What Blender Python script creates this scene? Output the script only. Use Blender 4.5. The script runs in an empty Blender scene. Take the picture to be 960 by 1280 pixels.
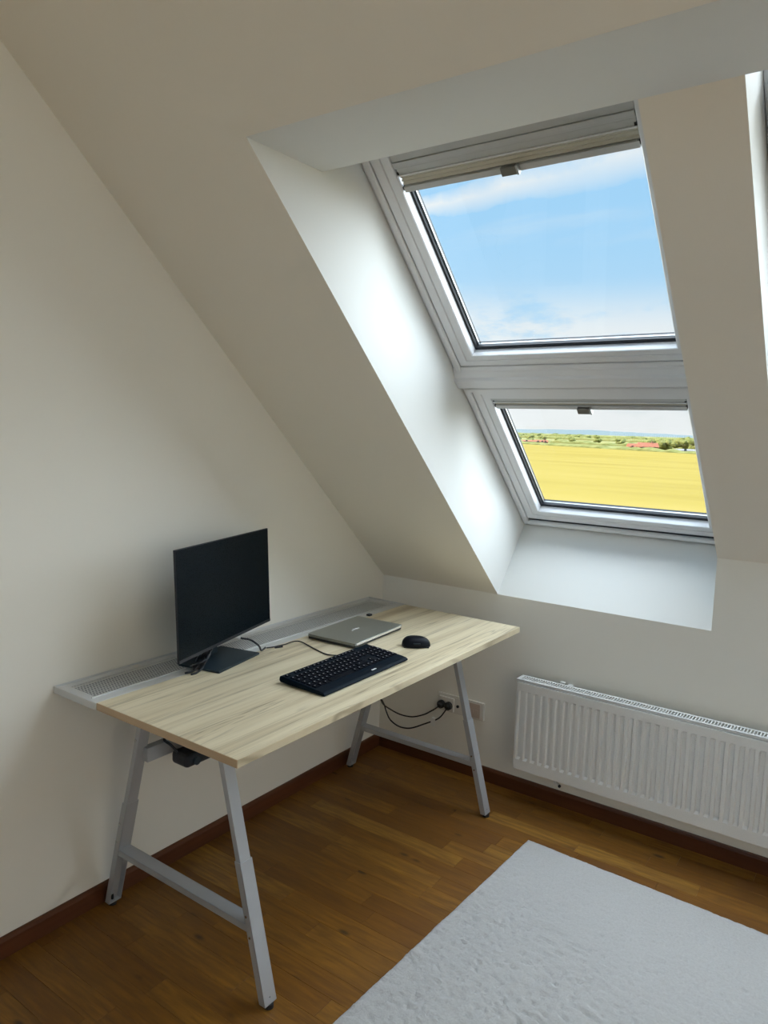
import bpy, bmesh, math, random
from mathutils import Vector, Matrix, noise
random.seed(7)
scene = bpy.context.scene
C = scene.collection

# ------------------------------------------------------------------ camera
R_ = Vector((0.81297522, 0.58156348, 0.02924406)); U_ = Vector((-0.09043822, 0.07649353, 0.99296005)); F_ = Vector((-0.57523233, 0.8098967, -0.11478291))
cam = bpy.data.objects.new('camera', bpy.data.cameras.new('camera'))
C.objects.link(cam)
m = Matrix.Identity(4)
for i in range(3):
    m[i][0] = R_[i]; m[i][1] = U_[i]; m[i][2] = -F_[i]
m.translation = Vector((1.94980816, -2.75702533, 1.51169206))
cam.matrix_world = m
cam.data.sensor_fit = 'VERTICAL'; cam.data.sensor_height = 36.0; cam.data.lens = 918.38 / 1280 * 36.0
cam.data.clip_start = 0.02; cam.data.clip_end = 20000
scene.camera = cam

# ------------------------------------------------------------------ exposure, world, sun
scene.view_settings.view_transform = 'Standard'; scene.view_settings.look = 'None'
scene.view_settings.exposure = 0.0; scene.view_settings.gamma = 1.0; scene.view_settings.use_curve_mapping = False

class NT:
    """small helper for node trees"""
    def __init__(s, tree): s.t = tree; s.n = tree.nodes; s.l = tree.links
    def add(s, typ, inp=None, **kw):
        n = s.n.new(typ)
        for k, v in kw.items(): setattr(n, k, v)
        for k, v in (inp or {}).items():
            if isinstance(v, bpy.types.NodeSocket): s.l.new(v, n.inputs[k])
            else: n.inputs[k].default_value = v
        return n
    def math(s, op, a, b=0.0, c=0.0, clamp=False):
        return s.add('ShaderNodeMath', {0: a, 1: b, 2: c}, operation=op, use_clamp=clamp).outputs[0]
    def ramp(s, fac, stops, interp='LINEAR'):
        n = s.add('ShaderNodeValToRGB', {0: fac}); r = n.color_ramp; r.interpolation = interp
        while len(r.elements) < len(stops): r.elements.new(0.5)
        for e, (p, c) in zip(r.elements, stops):
            e.position = p; e.color = (*c, 1) if len(c) == 3 else c
        return n.outputs[0]
    def mix(s, fac, a, b, mode='MIX'):
        n = s.add('ShaderNodeMix', data_type='RGBA', blend_type=mode)
        for i, v in ((0, fac), (6, a), (7, b)):
            if isinstance(v, bpy.types.NodeSocket): s.l.new(v, n.inputs[i])
            else: n.inputs[i].default_value = (*v, 1) if isinstance(v, tuple) and len(v) == 3 else v
        return n.outputs[2]

def srgb(r, g, b):
    f = lambda c: ((c / 255 + .055) / 1.055) ** 2.4 if c / 255 > .04045 else c / 255 / 12.92
    return (f(r), f(g), f(b))

world = bpy.data.worlds.new('world'); scene.world = world; world.use_nodes = True
world.node_tree.nodes.clear(); w = NT(world.node_tree)
tc = w.add('ShaderNodeTexCoord').outputs['Generated']
sep = w.add('ShaderNodeSeparateXYZ', {0: tc})
z = sep.outputs[2]
sky = w.ramp(z, [(0.0, srgb(240, 243, 238)), (0.05, srgb(222, 234, 240)), (0.12, srgb(188, 225, 250)), (0.25, srgb(168, 217, 252)), (0.5, srgb(158, 210, 250)), (1.0, srgb(120, 176, 232))])
zz = w.math('ADD', w.math('MAXIMUM', z, 0.0), 0.16)
pc = w.add('ShaderNodeCombineXYZ', {0: w.math('DIVIDE', sep.outputs[0], zz), 1: w.math('DIVIDE', sep.outputs[1], zz), 2: 0.0}).outputs[0]
# long thin wisps
mp = w.add('ShaderNodeMapping', {0: pc, 'Location': (0.3, 0.2, 0), 'Rotation': (0, 0, math.radians(28)), 'Scale': (0.42, 1.5, 1.0)}).outputs[0]
n1 = w.add('ShaderNodeTexNoise', {'Vector': mp, 'Scale': 1.15, 'Detail': 6.0, 'Roughness': 0.55, 'Distortion': 0.3}).outputs[0]
c1 = w.add('ShaderNodeMapRange', {0: n1, 1: 0.56, 2: 0.74}, interpolation_type='SMOOTHSTEP').outputs[0]
# puffier banks low over the horizon
mp2 = w.add('ShaderNodeMapping', {0: tc, 'Scale': (3.0, 3.0, 9.0), 'Location': (0.2, 0.75, 0.1)}).outputs[0]
n2 = w.add('ShaderNodeTexNoise', {'Vector': mp2, 'Scale': 1.6, 'Detail': 8.0, 'Roughness': 0.6}).outputs[0]
low = w.add('ShaderNodeMapRange', {0: z, 1: 0.12, 2: 0.20, 3: 1.0, 4: 0.0}, interpolation_type='SMOOTHSTEP').outputs[0]
c2 = w.math('MULTIPLY', w.add('ShaderNodeMapRange', {0: n2, 1: 0.42, 2: 0.55}, interpolation_type='SMOOTHSTEP').outputs[0], low)
STREAK_N, STREAK_M, STREAK_T = (0.0766, 0.3641, -0.9282), (-0.4099, 0.8601, 0.3035), (0.9089, 0.3573, 0.2152)
# one long high streak crossing the sky
dt = lambda v: w.add('ShaderNodeVectorMath', {0: tc, 1: v}, operation='DOT_PRODUCT').outputs['Value']
n3 = w.add('ShaderNodeTexNoise', {'Vector': w.add('ShaderNodeMapping', {0: tc, 'Scale': (5.0, 5.0, 5.0)}).outputs[0], 'Scale': 2.0, 'Detail': 6.0, 'Roughness': 0.6}).outputs[0]
off = w.math('ABSOLUTE', w.math('ADD', dt(STREAK_N), w.math('MULTIPLY', w.math('SUBTRACT', n3, 0.5), 0.035)))
wid = w.math('MULTIPLY_ADD', dt(STREAK_T), 0.075, 0.022)
wid = w.math('MAXIMUM', wid, 0.004)
c3 = w.math('SUBTRACT', 1.0, w.math('DIVIDE', off, wid), clamp=True)
c3 = w.math('MULTIPLY', w.math('POWER', c3, 0.7), w.add('ShaderNodeMapRange', {0: n3, 1: 0.25, 2: 0.6, 3: 0.45, 4: 0.95}).outputs[0])
c3 = w.math('MULTIPLY', c3, w.math('GREATER_THAN', dt(STREAK_M), 0.3))
cl = w.math('MAXIMUM', w.math('MAXIMUM', w.math('MULTIPLY', c1, 0.35), w.math('MULTIPLY', c2, 0.9)), c3)
skyc = w.mix(cl, sky, srgb(242, 246, 247))
gnd = w.mix(w.add('ShaderNodeMapRange', {0: z, 1: -0.01, 2: 0.0}).outputs[0], srgb(205, 196, 120), skyc)
bg = w.add('ShaderNodeBackground', {0: gnd, 1: 1.0})
w.l.new(bg.outputs[0], w.add('ShaderNodeOutputWorld').inputs[0])

def sun(name, energy, color, angle, direction):
    l = bpy.data.lights.new(name, 'SUN'); l.energy = energy; l.color = color; l.angle = math.radians(angle)
    o = bpy.data.objects.new(name, l); C.objects.link(o)
    o.rotation_euler = Vector(direction).to_track_quat('-Z', 'Y').to_euler(); o.location = (0, 3, 6)
    return o
# added wide sun lamp, boosting sky light through the roof windows (they face +y)
sun('sky_boost', 19.0, (0.85, 0.94, 1.0), 150, (-0.10, -0.86, -0.45))
# added fill sun behind the house, shining in through the added rear windows
sun('fill_sun', 10.5, (1.0, 0.90, 0.76), 12, (0.75, 0.50, -0.43))

# ------------------------------------------------------------------ constants read from the room
H1, H2, T = 0.827, 1.0819, 0.9355
L = math.hypot(T, 1)
WX0, WX1 = 0.591, 1.432            # first window recess
PX = 1.632                         # right side of the pier
MIR = WX1 + PX                     # mirror x' = MIR - x for the second bay
WX3 = MIR - WX0 + .034
MIRW = MIR + .034                  # mirror for the windows of the second bay
YA, ZS = -1.4584, 2.191
D = 0.3564                         # depth of the window frame fronts behind the ceiling plane
DP = 0.192                         # depth of the pier between the windows
ROOM_X, ROOM_Y = 4.3, -6.2
def P(u, s, d):                    # (across, down the slope, outwards) -> room space
    return Vector((u, (s + T * d) / L, H1 + (d - T * s) / L))
def sd(y, zz): return ((y - T * (zz - H1)) / L, (T * y + zz - H1) / L)
YB = (DP * L - (ZS - H1)) / T; H2 = H1 + DP * L      # back edge of the soffit, foot of the pier

# ------------------------------------------------------------------ materials
def material(name, base=(0.8, 0.8, 0.8), rough=0.5, metal=0.0, spec=0.5, coat=0.0):
    mt = bpy.data.materials.new(name); mt.use_nodes = True; mt.node_tree.nodes.clear(); t = NT(mt.node_tree)
    b = t.add('ShaderNodeBsdfPrincipled', {'Base Color': (*base, 1), 'Roughness': rough, 'Metallic': metal, 'Specular IOR Level': spec, 'Coat Weight': coat})
    t.l.new(b.outputs[0], t.add('ShaderNodeOutputMaterial').inputs[0])
    return mt, t, b
def bump(t, b, h, strength=0.2, dist=0.001):
    t.l.new(t.add('ShaderNodeBump', {'Height': h, 'Strength': strength, 'Distance': dist}).outputs[0], b.inputs['Normal'])

def plaster(name, col, var=0.03):
    mt, t, b = material(name, col, 0.9, spec=0.15)
    o = t.add('ShaderNodeTexCoord').outputs['Object']
    n = t.add('ShaderNodeTexNoise', {'Vector': o, 'Scale': 1.3, 'Detail': 4.0}).outputs[0]
    c = t.mix(n, tuple(x * (1 - var) for x in col), tuple(min(1, x * (1 + var)) for x in col))
    t.l.new(c, b.inputs['Base Color'])
    f = t.add('ShaderNodeTexNoise', {'Vector': o, 'Scale': 420.0, 'Detail': 3.0}).outputs[0]
    bump(t, b, f, 0.12, 0.0006)
    return mt
M_WALL = plaster('wall_paint', (0.85, 0.82, 0.75))
M_CEIL = plaster('ceiling_paint', (0.85, 0.80, 0.71))
M_LINE = plaster('lining_paint', (0.76, 0.76, 0.735), 0.015)

def oak(name, per_object):
    mt, t, b = material(name, (0.3, 0.15, 0.05), 0.42, spec=0.4)
    o = t.add('ShaderNodeTexCoord').outputs['Object'] if False else t.add('ShaderNodeNewGeometry').outputs['Position']
    rnd = t.add('ShaderNodeObjectInfo').outputs['Random'] if per_object else t.add('ShaderNodeNewGeometry').outputs['Random Per Island']
    off = t.add('ShaderNodeCombineXYZ', {0: t.math('MULTIPLY', rnd, 37.0), 1: t.math('MULTIPLY', rnd, 11.0), 2: t.math('MULTIPLY', rnd, 5.0)}).outputs[0]
    v = t.add('ShaderNodeVectorMath', {0: o, 1: off}, operation='ADD').outputs[0]
    g = t.add('ShaderNodeMapping', {0: v, 'Scale': (3.0, 34.0, 1.0)}).outputs[0]
    n = t.add('ShaderNodeTexNoise', {'Vector': g, 'Scale': 2.2, 'Detail': 8.0, 'Roughness': 0.62, 'Distortion': 0.6}).outputs[0]
    g2 = t.add('ShaderNodeMapping', {0: v, 'Scale': (1.6, 7.0, 1.0)}).outputs[0]
    n2 = t.add('ShaderNodeTexNoise', {'Vector': g2, 'Scale': 3.0, 'Detail': 4.0, 'Distortion': 1.2}).outputs[0]
    base = t.ramp(rnd, [(0.0, (0.175, 0.069, 0.007)), (0.35, (0.215, 0.089, 0.009)), (0.8, (0.27, 0.120, 0.014)), (1.0, (0.38, 0.195, 0.030))])
    c = t.mix(t.add('ShaderNodeMapRange', {0: n, 1: 0.35, 2: 0.7}).outputs[0], base, (0.11, 0.042, 0.009), 'MIX')
    c = t.mix(0.8, base, c)
    c = t.mix(t.add('ShaderNodeMapRange', {0: n2, 1: 0.4, 2: 0.75, 4: 0.5}).outputs[0], c, (0.11, 0.045, 0.011))
    k = t.add('ShaderNodeTexVoronoi', {'Vector': t.add('ShaderNodeMapping', {0: v, 'Scale': (4.6, 10.0, 1.0)}).outputs[0], 'Scale': 1.0, 'Randomness': 1.0}).outputs['Distance']
    kn = t.math('ADD', k, t.math('MULTIPLY', n, 0.06))
    c = t.mix(t.add('ShaderNodeMapRange', {0: kn, 1: 0.065, 2: 0.17, 3: 0.95, 4: 0.0}, interpolation_type='SMOOTHSTEP').outputs[0], c, (0.035, 0.014, 0.006))
    t.l.new(c, b.inputs['Base Color'])
    bump(t, b, n, 0.12, 0.0006)
    return mt
M_OAK = oak('oak_strip', True); M_OAK_FAR = oak('oak_strip_far', False)

def woodgrain(name, stops, axis, rough=0.45, sc=1.0):
    mt, t, b = material(name, (0.5, 0.4, 0.3), rough, spec=0.35)
    o = t.add('ShaderNodeTexCoord').outputs['Object']
    scl = [26.0 * sc] * 3; scl[axis] = 1.5 * sc
    g = t.add('ShaderNodeMapping', {0: o, 'Scale': scl}).outputs[0]
    n = t.add('ShaderNodeTexNoise', {'Vector': g, 'Scale': 1.0, 'Detail': 7.0, 'Roughness': 0.6, 'Distortion': 0.5}).outputs[0]
    t.l.new(t.ramp(n, stops), b.inputs['Base Color'])
    bump(t, b, n, 0.05, 0.0004)
    return mt
M_BASE = woodgrain('baseboard_wood', [(0.3, (0.065, 0.020, 0.008)), (0.7, (0.12, 0.040, 0.015))], 1)
M_BASEX = woodgrain('baseboard_wood_far', [(0.3, (0.065, 0.020, 0.008)), (0.7, (0.12, 0.040, 0.015))], 0)
M_EDGE = woodgrain('desk_edge_tan', [(0.3, (0.50, 0.35, 0.21)), (0.7, (0.58, 0.42, 0.27))], 0)

def desk_laminate():
    mt, t, b = material('pale_oak_laminate', (0.6, 0.55, 0.45), 0.38, spec=0.4)
    o = t.add('ShaderNodeTexCoord').outputs['Object']
    g = t.add('ShaderNodeMapping', {0: o, 'Scale': (14.0, 0.5, 1.0)}).outputs[0]
    n = t.add('ShaderNodeTexNoise', {'Vector': g, 'Scale': 1.5, 'Detail': 10.0, 'Roughness': 0.6, 'Distortion': 0.5}).outputs[0]
    g2 = t.add('ShaderNodeMapping', {0: o, 'Scale': (70.0, 2.2, 1.0)}).outputs[0]
    n2 = t.add('ShaderNodeTexNoise', {'Vector': g2, 'Scale': 2.0, 'Detail': 6.0, 'Roughness': 0.75, 'Distortion': 0.3}).outputs[0]
    g3 = t.add('ShaderNodeMapping', {0: o, 'Scale': (12.0, 0.42, 1.0), 'Location': (0.3, 0.1, 0)}).outputs[0]
    n3 = t.add('ShaderNodeTexNoise', {'Vector': g3, 'Scale': 1.6, 'Detail': 3.0, 'Roughness': 0.45, 'Distortion': 0.7}).outputs[0]
    vein = t.math('ABSOLUTE', t.math('SUBTRACT', n3, 0.5))
    vein2 = t.math('ABSOLUTE', t.math('SUBTRACT', n3, 0.41))
    c = t.ramp(n, [(0.28, srgb(184, 165, 132)), (0.45, srgb(214, 199, 168)), (0.6, srgb(226, 213, 184)), (0.8, srgb(212, 196, 163))])
    c = t.mix(t.add('ShaderNodeMapRange', {0: n2, 1: 0.5, 2: 0.75, 4: 0.35}).outputs[0], c, srgb(172, 156, 128))
    br = t.add('ShaderNodeMapRange', {0: n, 1: 0.42, 2: 0.62, 3: 0.75, 4: 0.0}).outputs[0]
    v1 = t.math('MULTIPLY', t.add('ShaderNodeMapRange', {0: vein, 1: 0.0, 2: 0.020, 3: 0.8, 4: 0.0}, interpolation_type='SMOOTHSTEP').outputs[0], br)
    v2 = t.math('MULTIPLY', t.add('ShaderNodeMapRange', {0: vein2, 1: 0.0, 2: 0.016, 3: 0.7, 4: 0.0}, interpolation_type='SMOOTHSTEP').outputs[0], br)
    c = t.mix(t.math('MAXIMUM', v1, v2), c, srgb(120, 104, 80))
    t.l.new(c, b.inputs['Base Color']); bump(t, b, n2, 0.06, 0.0003)
    return mt
M_DESK = desk_laminate()

def simple(name, col, rough=0.5, metal=0.0, spec=0.5, coat=0.0, nb=0.0, ns=300):
    mt, t, b = material(name, col, rough, metal, spec, coat)
    o = t.add('ShaderNodeTexCoord').outputs['Object']
    n = t.add('ShaderNodeTexNoise', {'Vector': o, 'Scale': float(ns), 'Detail': 2.0}).outputs[0]
    t.l.new(t.math('ADD', t.math('MULTIPLY', n, 0.06), rough - 0.03), b.inputs['Roughness'])
    if nb: bump(t, b, n, nb, 0.0005)
    return mt
M_FRAME = simple('white_lacquered_frame', (0.74, 0.74, 0.75), 0.32)
M_FRAME_PALE = simple('white_window_trim', (0.78, 0.78, 0.78), 0.4)
M_BLIND_GREY = simple('blind_rail_grey', (0.52, 0.52, 0.51), 0.4)
M_BLIND_CREAM = simple('blind_fabric_cream', (0.66, 0.63, 0.54), 0.8)
M_HANDLE = simple('blind_handle_grey', (0.16, 0.155, 0.14), 0.35, 0.5)
M_GASKET = simple('black_gasket', (0.012, 0.014, 0.02), 0.5)
M_SPACER = simple('aluminium_spacer', (0.42, 0.43, 0.43), 0.35, 0.8)
M_STEEL = simple('silver_grey_powdercoat', (0.46, 0.47, 0.49), 0.42, 0.35, nb=0.1, ns=900)
M_TRAY = simple('grey_tray_steel', (0.66, 0.66, 0.65), 0.45, 0.15, nb=0.1, ns=900)
M_SCREW = simple('bright_screw', (0.7, 0.7, 0.7), 0.25, 1.0)
M_RUBBER = simple('black_rubber', (0.012, 0.012, 0.014), 0.6)
M_BLACK = simple('black_plastic', (0.010, 0.012, 0.018), 0.42)
M_KEYB = simple('navy_black_plastic', (0.002, 0.007, 0.014), 0.5, spec=0.08)
M_KEY = simple('key_caps', (0.003, 0.004, 0.008), 0.6, spec=0.08)
M_LEGEND = simple('pale_key_print', (0.30, 0.30, 0.34), 0.6)
M_BADGE = simple('white_badge', (0.9, 0.92, 0.95), 0.4)
M_SCREEN = simple('matte_screen', (0.0008, 0.004, 0.007), 0.28, spec=0.09)
M_STAND = simple('dark_slate_stand', (0.018, 0.030, 0.040), 0.5, spec=0.25)
M_SILVER = simple('laptop_silver', (0.36, 0.38, 0.36), 0.36, 0.7)
M_SILVER_EDGE = simple('laptop_bright_edge', (0.85, 0.86, 0.88), 0.2, 0.9)
M_LAPDARK = simple('laptop_dark', (0.03, 0.03, 0.03), 0.5)
M_MOUSE = simple('mouse_black', (0.004, 0.005, 0.010), 0.45, spec=0.15)
M_PLUG = simple('plug_black', (0.01, 0.01, 0.01), 0.45)
M_SOCKET = simple('socket_white', (0.72, 0.68, 0.62), 0.35)
M_SOCKETD = simple('socket_beige', (0.52, 0.42, 0.35), 0.4)
M_RAD = simple('radiator_enamel', (0.80, 0.79, 0.77), 0.28, spec=0.5)
M_RADDARK = simple('dark_parts_and_shade', (0.03, 0.045, 0.06), 0.7)  # shade painted into fins and tray sheet; plain dark colour elsewhere
M_TAG = simple('paper_tag', (0.8, 0.8, 0.76), 0.8)

def glass():
    mt = bpy.data.materials.new('window_glass'); mt.use_nodes = True; mt.node_tree.nodes.clear(); t = NT(mt.node_tree)
    tr = t.add('ShaderNodeBsdfTransparent', {0: (0.97, 0.985, 0.985, 1)}); gl = t.add('ShaderNodeBsdfGlossy', {'Roughness': 0.0, 'Color': (1, 1, 1, 1)})
    f = t.math('MULTIPLY_ADD', t.math('POWER', t.add('ShaderNodeLayerWeight', {'Blend': 0.5}).outputs['Facing'], 5.0), 0.9, 0.025)
    mx = t.add('ShaderNodeMixShader', {0: f, 1: tr.outputs[0], 2: gl.outputs[0]})
    t.l.new(mx.outputs[0], t.add('ShaderNodeOutputMaterial').inputs[0]); return mt
M_GLASS = glass()

def rug_mat():
    mt, t, b = material('white_wool_pile', (0.74, 0.74, 0.745), 0.95, spec=0.1)
    b.inputs['Sheen Weight'].default_value = 0.3
    o = t.add('ShaderNodeTexCoord').outputs['Object']
    n = t.add('ShaderNodeTexNoise', {'Vector': o, 'Scale': 140.0, 'Detail': 6.0, 'Roughness': 0.7}).outputs[0]
    n2 = t.add('ShaderNodeTexNoise', {'Vector': o, 'Scale': 9.0, 'Detail': 3.0}).outputs[0]
    c = t.mix(n, (0.34, 0.333, 0.325), (0.62, 0.615, 0.61)); c = t.mix(t.math('MULTIPLY', n2, 0.35), c, (0.47, 0.455, 0.44))
    t.l.new(c, b.inputs['Base Color']); bump(t, b, n, 0.8, 0.004)
    return mt
M_RUG = rug_mat()

def crop_mat(name, stops, scale=(0.02, 0.35, 1), rot=0.0):
    mt, t, b = material(name, (0.8, 0.7, 0.2), 1.0, spec=0.0)
    o = t.add('ShaderNodeNewGeometry').outputs['Position']
    g = t.add('ShaderNodeMapping', {0: o, 'Rotation': (0, 0, rot), 'Scale': scale}).outputs[0]
    n = t.add('ShaderNodeTexNoise', {'Vector': g, 'Scale': 1.0, 'Detail': 3.0, 'Roughness': 0.5}).outputs[0]
    t.l.new(t.ramp(n, stops), b.inputs['Base Color']); return mt
M_FIELD = crop_mat('ripe_wheat', [(0.25, (0.165, 0.128, 0.032)), (0.5, (0.20, 0.158, 0.042)), (0.75, (0.22, 0.175, 0.052))], (0.02, 0.10, 1), 0.25)
M_PLAIN = crop_mat('distant_farmland', [(0.3, (0.14, 0.15, 0.06)), (0.45, (0.22, 0.19, 0.085)), (0.6, (0.16, 0.17, 0.075)), (0.75, (0.25, 0.22, 0.12))], (0.0016, 0.006, 1), 0.5)
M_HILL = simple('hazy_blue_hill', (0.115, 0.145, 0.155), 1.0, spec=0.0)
M_LEAF = crop_mat('tree_foliage', [(0.3, (0.10, 0.115, 0.035)), (0.55, (0.16, 0.17, 0.06)), (0.8, (0.22, 0.215, 0.085))], (0.5, 0.5, 0.5))
M_HEDGE = crop_mat('hedge_foliage', [(0.3, (0.11, 0.125, 0.045)), (0.6, (0.17, 0.175, 0.07))], (0.3, 0.3, 0.5))
M_BARK = simple('tree_bark', (0.12, 0.09, 0.06), 0.9)
M_ROOF = simple('red_roof_tile', (0.27, 0.105, 0.065), 0.9, spec=0.1)
M_HOUSE = simple('house_wall', (0.26, 0.15, 0.11), 0.9, spec=0.1)
M_SHED = simple('grey_shed', (0.14, 0.14, 0.14), 0.8)

# ------------------------------------------------------------------ mesh helpers
class MB:
    def __init__(s): s.v = []; s.f = []; s.mi = []; s.cur = 0
    def face(s, pts):
        i = len(s.v); s.v += [tuple(p) for p in pts]; s.f.append(tuple(range(i, i + len(pts)))); s.mi.append(s.cur)
    def raw(s, vs, fs):
        i = len(s.v); s.v += [tuple(p) for p in vs]
        for f in fs: s.f.append(tuple(i + k for k in f)); s.mi.append(s.cur)
    def box(s, a, b, fn=None):
        vs = [Vector((x, y, zc)) for x in (a[0], b[0]) for y in (a[1], b[1]) for zc in (a[2], b[2])]
        if fn: vs = [fn(*v) for v in vs]
        s.raw(vs, [(0, 1, 3, 2), (4, 6, 7, 5), (0, 4, 5, 1), (2, 3, 7, 6), (0, 2, 6, 4), (1, 5, 7, 3)])
    def prism(s, poly, off):
        """polygon (3d points) extruded by the vector off"""
        n = len(poly); off = Vector(off); vs = [Vector(p) for p in poly] + [Vector(p) + off for p in poly]
        s.raw(vs, [tuple(range(n)), tuple(range(2 * n - 1, n - 1, -1))] + [(i, i + n, (i + 1) % n + n, (i + 1) % n) for i in range(n)])
    def beam(s, a, b, wv, hv, t0=None, t1=None):
        """bar from a to b with half-extent vectors wv, hv"""
        a, b, wv, hv = map(Vector, (a, b, wv, hv)); vs = []
        for p in (a, b):
            for i, j in ((-1, -1), (1, -1), (1, 1), (-1, 1)): vs.append(p + wv * i + hv * j)
        s.raw(vs, [(3, 2, 1, 0), (4, 5, 6, 7)] + [(i, (i + 1) % 4, (i + 1) % 4 + 4, i + 4) for i in range(4)])
    def sheet(s, poly, off):
        """inner and outer skin of a shell, open at its edges where it meets its neighbours"""
        off = Vector(off); s.face([Vector(p) for p in poly]); s.face([Vector(p) + off for p in reversed(poly)])
    def cyl(s, a, b, r, n=16, r2=None):
        a, b = Vector(a), Vector(b); d = (b - a).normalized(); e = d.orthogonal().normalized(); g = d.cross(e); r2 = r if r2 is None else r2
        vs = [a + (e * math.cos(2 * math.pi * i / n) + g * math.sin(2 * math.pi * i / n)) * r for i in range(n)] + [b + (e * math.cos(2 * math.pi * i / n) + g * math.sin(2 * math.pi * i / n)) * r2 for i in range(n)]
        s.raw(vs, [tuple(range(n - 1, -1, -1)), tuple(range(n, 2 * n))] + [(i, (i + 1) % n, (i + 1) % n + n, i + n) for i in range(n)])
    def tube(s, pts, r, n=8, sub=6):
        P_ = [Vector(p) for p in pts]; Q = []
        E_ = [P_[0] * 2 - P_[1]] + P_ + [P_[-1] * 2 - P_[-2]]
        for i in range(1, len(E_) - 2):
            a, b, c, d = E_[i - 1:i + 3]
            for k in range(sub):
                t = k / sub
                Q.append(0.5 * ((2 * b) + (c - a) * t + (2 * a - 5 * b + 4 * c - d) * t * t + (3 * b - a - 3 * c + d) * t ** 3))
        Q.append(P_[-1]); up = None; vs = []
        for i, q in enumerate(Q):
            d = (Q[min(i + 1, len(Q) - 1)] - Q[max(i - 1, 0)]).normalized()
            e = d.orthogonal().normalized() if up is None else (up - d * up.dot(d)).normalized()
            up = e; g = d.cross(e)
            vs += [q + (e * math.cos(2 * math.pi * k / n) + g * math.sin(2 * math.pi * k / n)) * r for k in range(n)]
        fs = [(i * n + k, i * n + (k + 1) % n, (i + 1) * n + (k + 1) % n, (i + 1) * n + k) for i in range(len(Q) - 1) for k in range(n)]
        fs += [tuple(range(n - 1, -1, -1)), tuple(range((len(Q) - 1) * n, len(Q) * n))]
        s.raw(vs, fs)
    def ring(s, u0, u1, s0, s1, prof, fn, mult=(1, 1, 1, 1)):
        """profile [(inset, depth)] swept round a rectangle with mitred corners; mult scales the inset left,right,top,bottom"""
        n = len(prof); vs = []
        for ins, d in prof:
            a, b, c, e = (ins * k for k in mult)
            vs += [fn(u0 + a, s0 + c, d), fn(u1 - b, s0 + c, d), fn(u1 - b, s1 - e, d), fn(u0 + a, s1 - e, d)]
        s.raw(vs, [(j * 4 + i, j * 4 + (i + 1) % 4, (j + 1) * 4 + (i + 1) % 4, (j + 1) * 4 + i) for j in range(n - 1) for i in range(4)])
    def build(s, name, mats, parent=None, bevel=0.0, smooth=False, mtx=None, seg=2, fix=True):
        me = bpy.data.meshes.new(name); me.from_pydata(s.v, [], s.f)
        mats = mats if isinstance(mats, (list, tuple)) else [mats]
        for m_ in mats: me.materials.append(m_)
        me.polygons.foreach_set('material_index', s.mi)
        if fix:
            bm = bmesh.new(); bm.from_mesh(me); bmesh.ops.recalc_face_normals(bm, faces=bm.faces); bm.to_mesh(me); bm.free()
        if smooth: me.polygons.foreach_set('use_smooth', [True] * len(me.polygons))
        me.update()
        o = bpy.data.objects.new(name, me); C.objects.link(o)
        if mtx is not None: o.matrix_world = mtx
        if parent is not None:
            o.parent = parent
            if mtx is None: o.matrix_parent_inverse = parent.matrix_basis.inverted()
        if bevel:
            b = o.modifiers.new('bevel', 'BEVEL'); b.width = bevel; b.segments = seg; b.limit_method = 'ANGLE'; b.angle_limit = math.radians(35)
        return o
def tag(o, label=None, category=None, group=None, kind=None):
    if label: o['label'] = label
    if category: o['category'] = category
    if group: o['group'] = group
    if kind: o['kind'] = kind
    return o
def empty(name, loc=(0, 0, 0), rz=0.0, **kw):
    o = bpy.data.objects.new(name, None); C.objects.link(o); o.empty_display_size = 0.05
    o.matrix_basis = Matrix.Translation(loc) @ Matrix.Rotation(rz, 4, 'Z')
    return tag(o, **kw)
def local(o): return o      # parts given in the parent's own space
def part(mb, name, mats, parent, **kw):
    """part whose mesh is written in the parent's own coordinates"""
    o = mb.build(name, mats, None, **kw); o.parent = parent; return o
def onebox(name, mats, parent, a, b, **kw):
    mb = MB(); mb.box(a, b); return part(mb, name, mats, parent, **kw)

# ================================================================== SETTING
TH = 0.06
# walls -------------------------------------------------------------
RIDGE_Y = -3.1; RIDGE_Z = H1 - T * RIDGE_Y
mb = MB(); mb.prism([(0, 0.0, -0.05), (0, 0.0, H1), (0, RIDGE_Y, RIDGE_Z), (0, ROOM_Y, H1), (0, ROOM_Y, -0.05)], (-TH, 0, 0))
tag(mb.build('wall_left', M_WALL), 'pale painted gable wall left behind the desk', kind='structure')
mb = MB(); mb.prism([(ROOM_X, 0.0, -0.05), (ROOM_X, 0.0, H1), (ROOM_X, RIDGE_Y, RIDGE_Z), (ROOM_X, ROOM_Y, H1), (ROOM_X, ROOM_Y, -0.05)], (TH, 0, 0))
tag(mb.build('wall_right', M_WALL), kind='structure')
mb = MB()
mb.prism([(-TH, 0, -0.05), (-TH, 0, H1), (WX1, 0, H1), (WX1, 0, H2), (PX, 0, H2), (PX, 0, H1), (ROOM_X + TH, 0, H1), (ROOM_X + TH, 0, -0.05)], (0, 0.05, 0))
tag(mb.build('wall_far', M_WALL), 'low painted knee wall under the roof windows, behind the radiator', kind='structure')
mb = MB(); mb.prism([(-TH, ROOM_Y, -0.05), (-TH, ROOM_Y, H1), (ROOM_X + TH, ROOM_Y, H1), (ROOM_X + TH, ROOM_Y, -0.05)], (0, -TH, 0))
tag(mb.build('wall_back', M_WALL), kind='structure')
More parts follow.
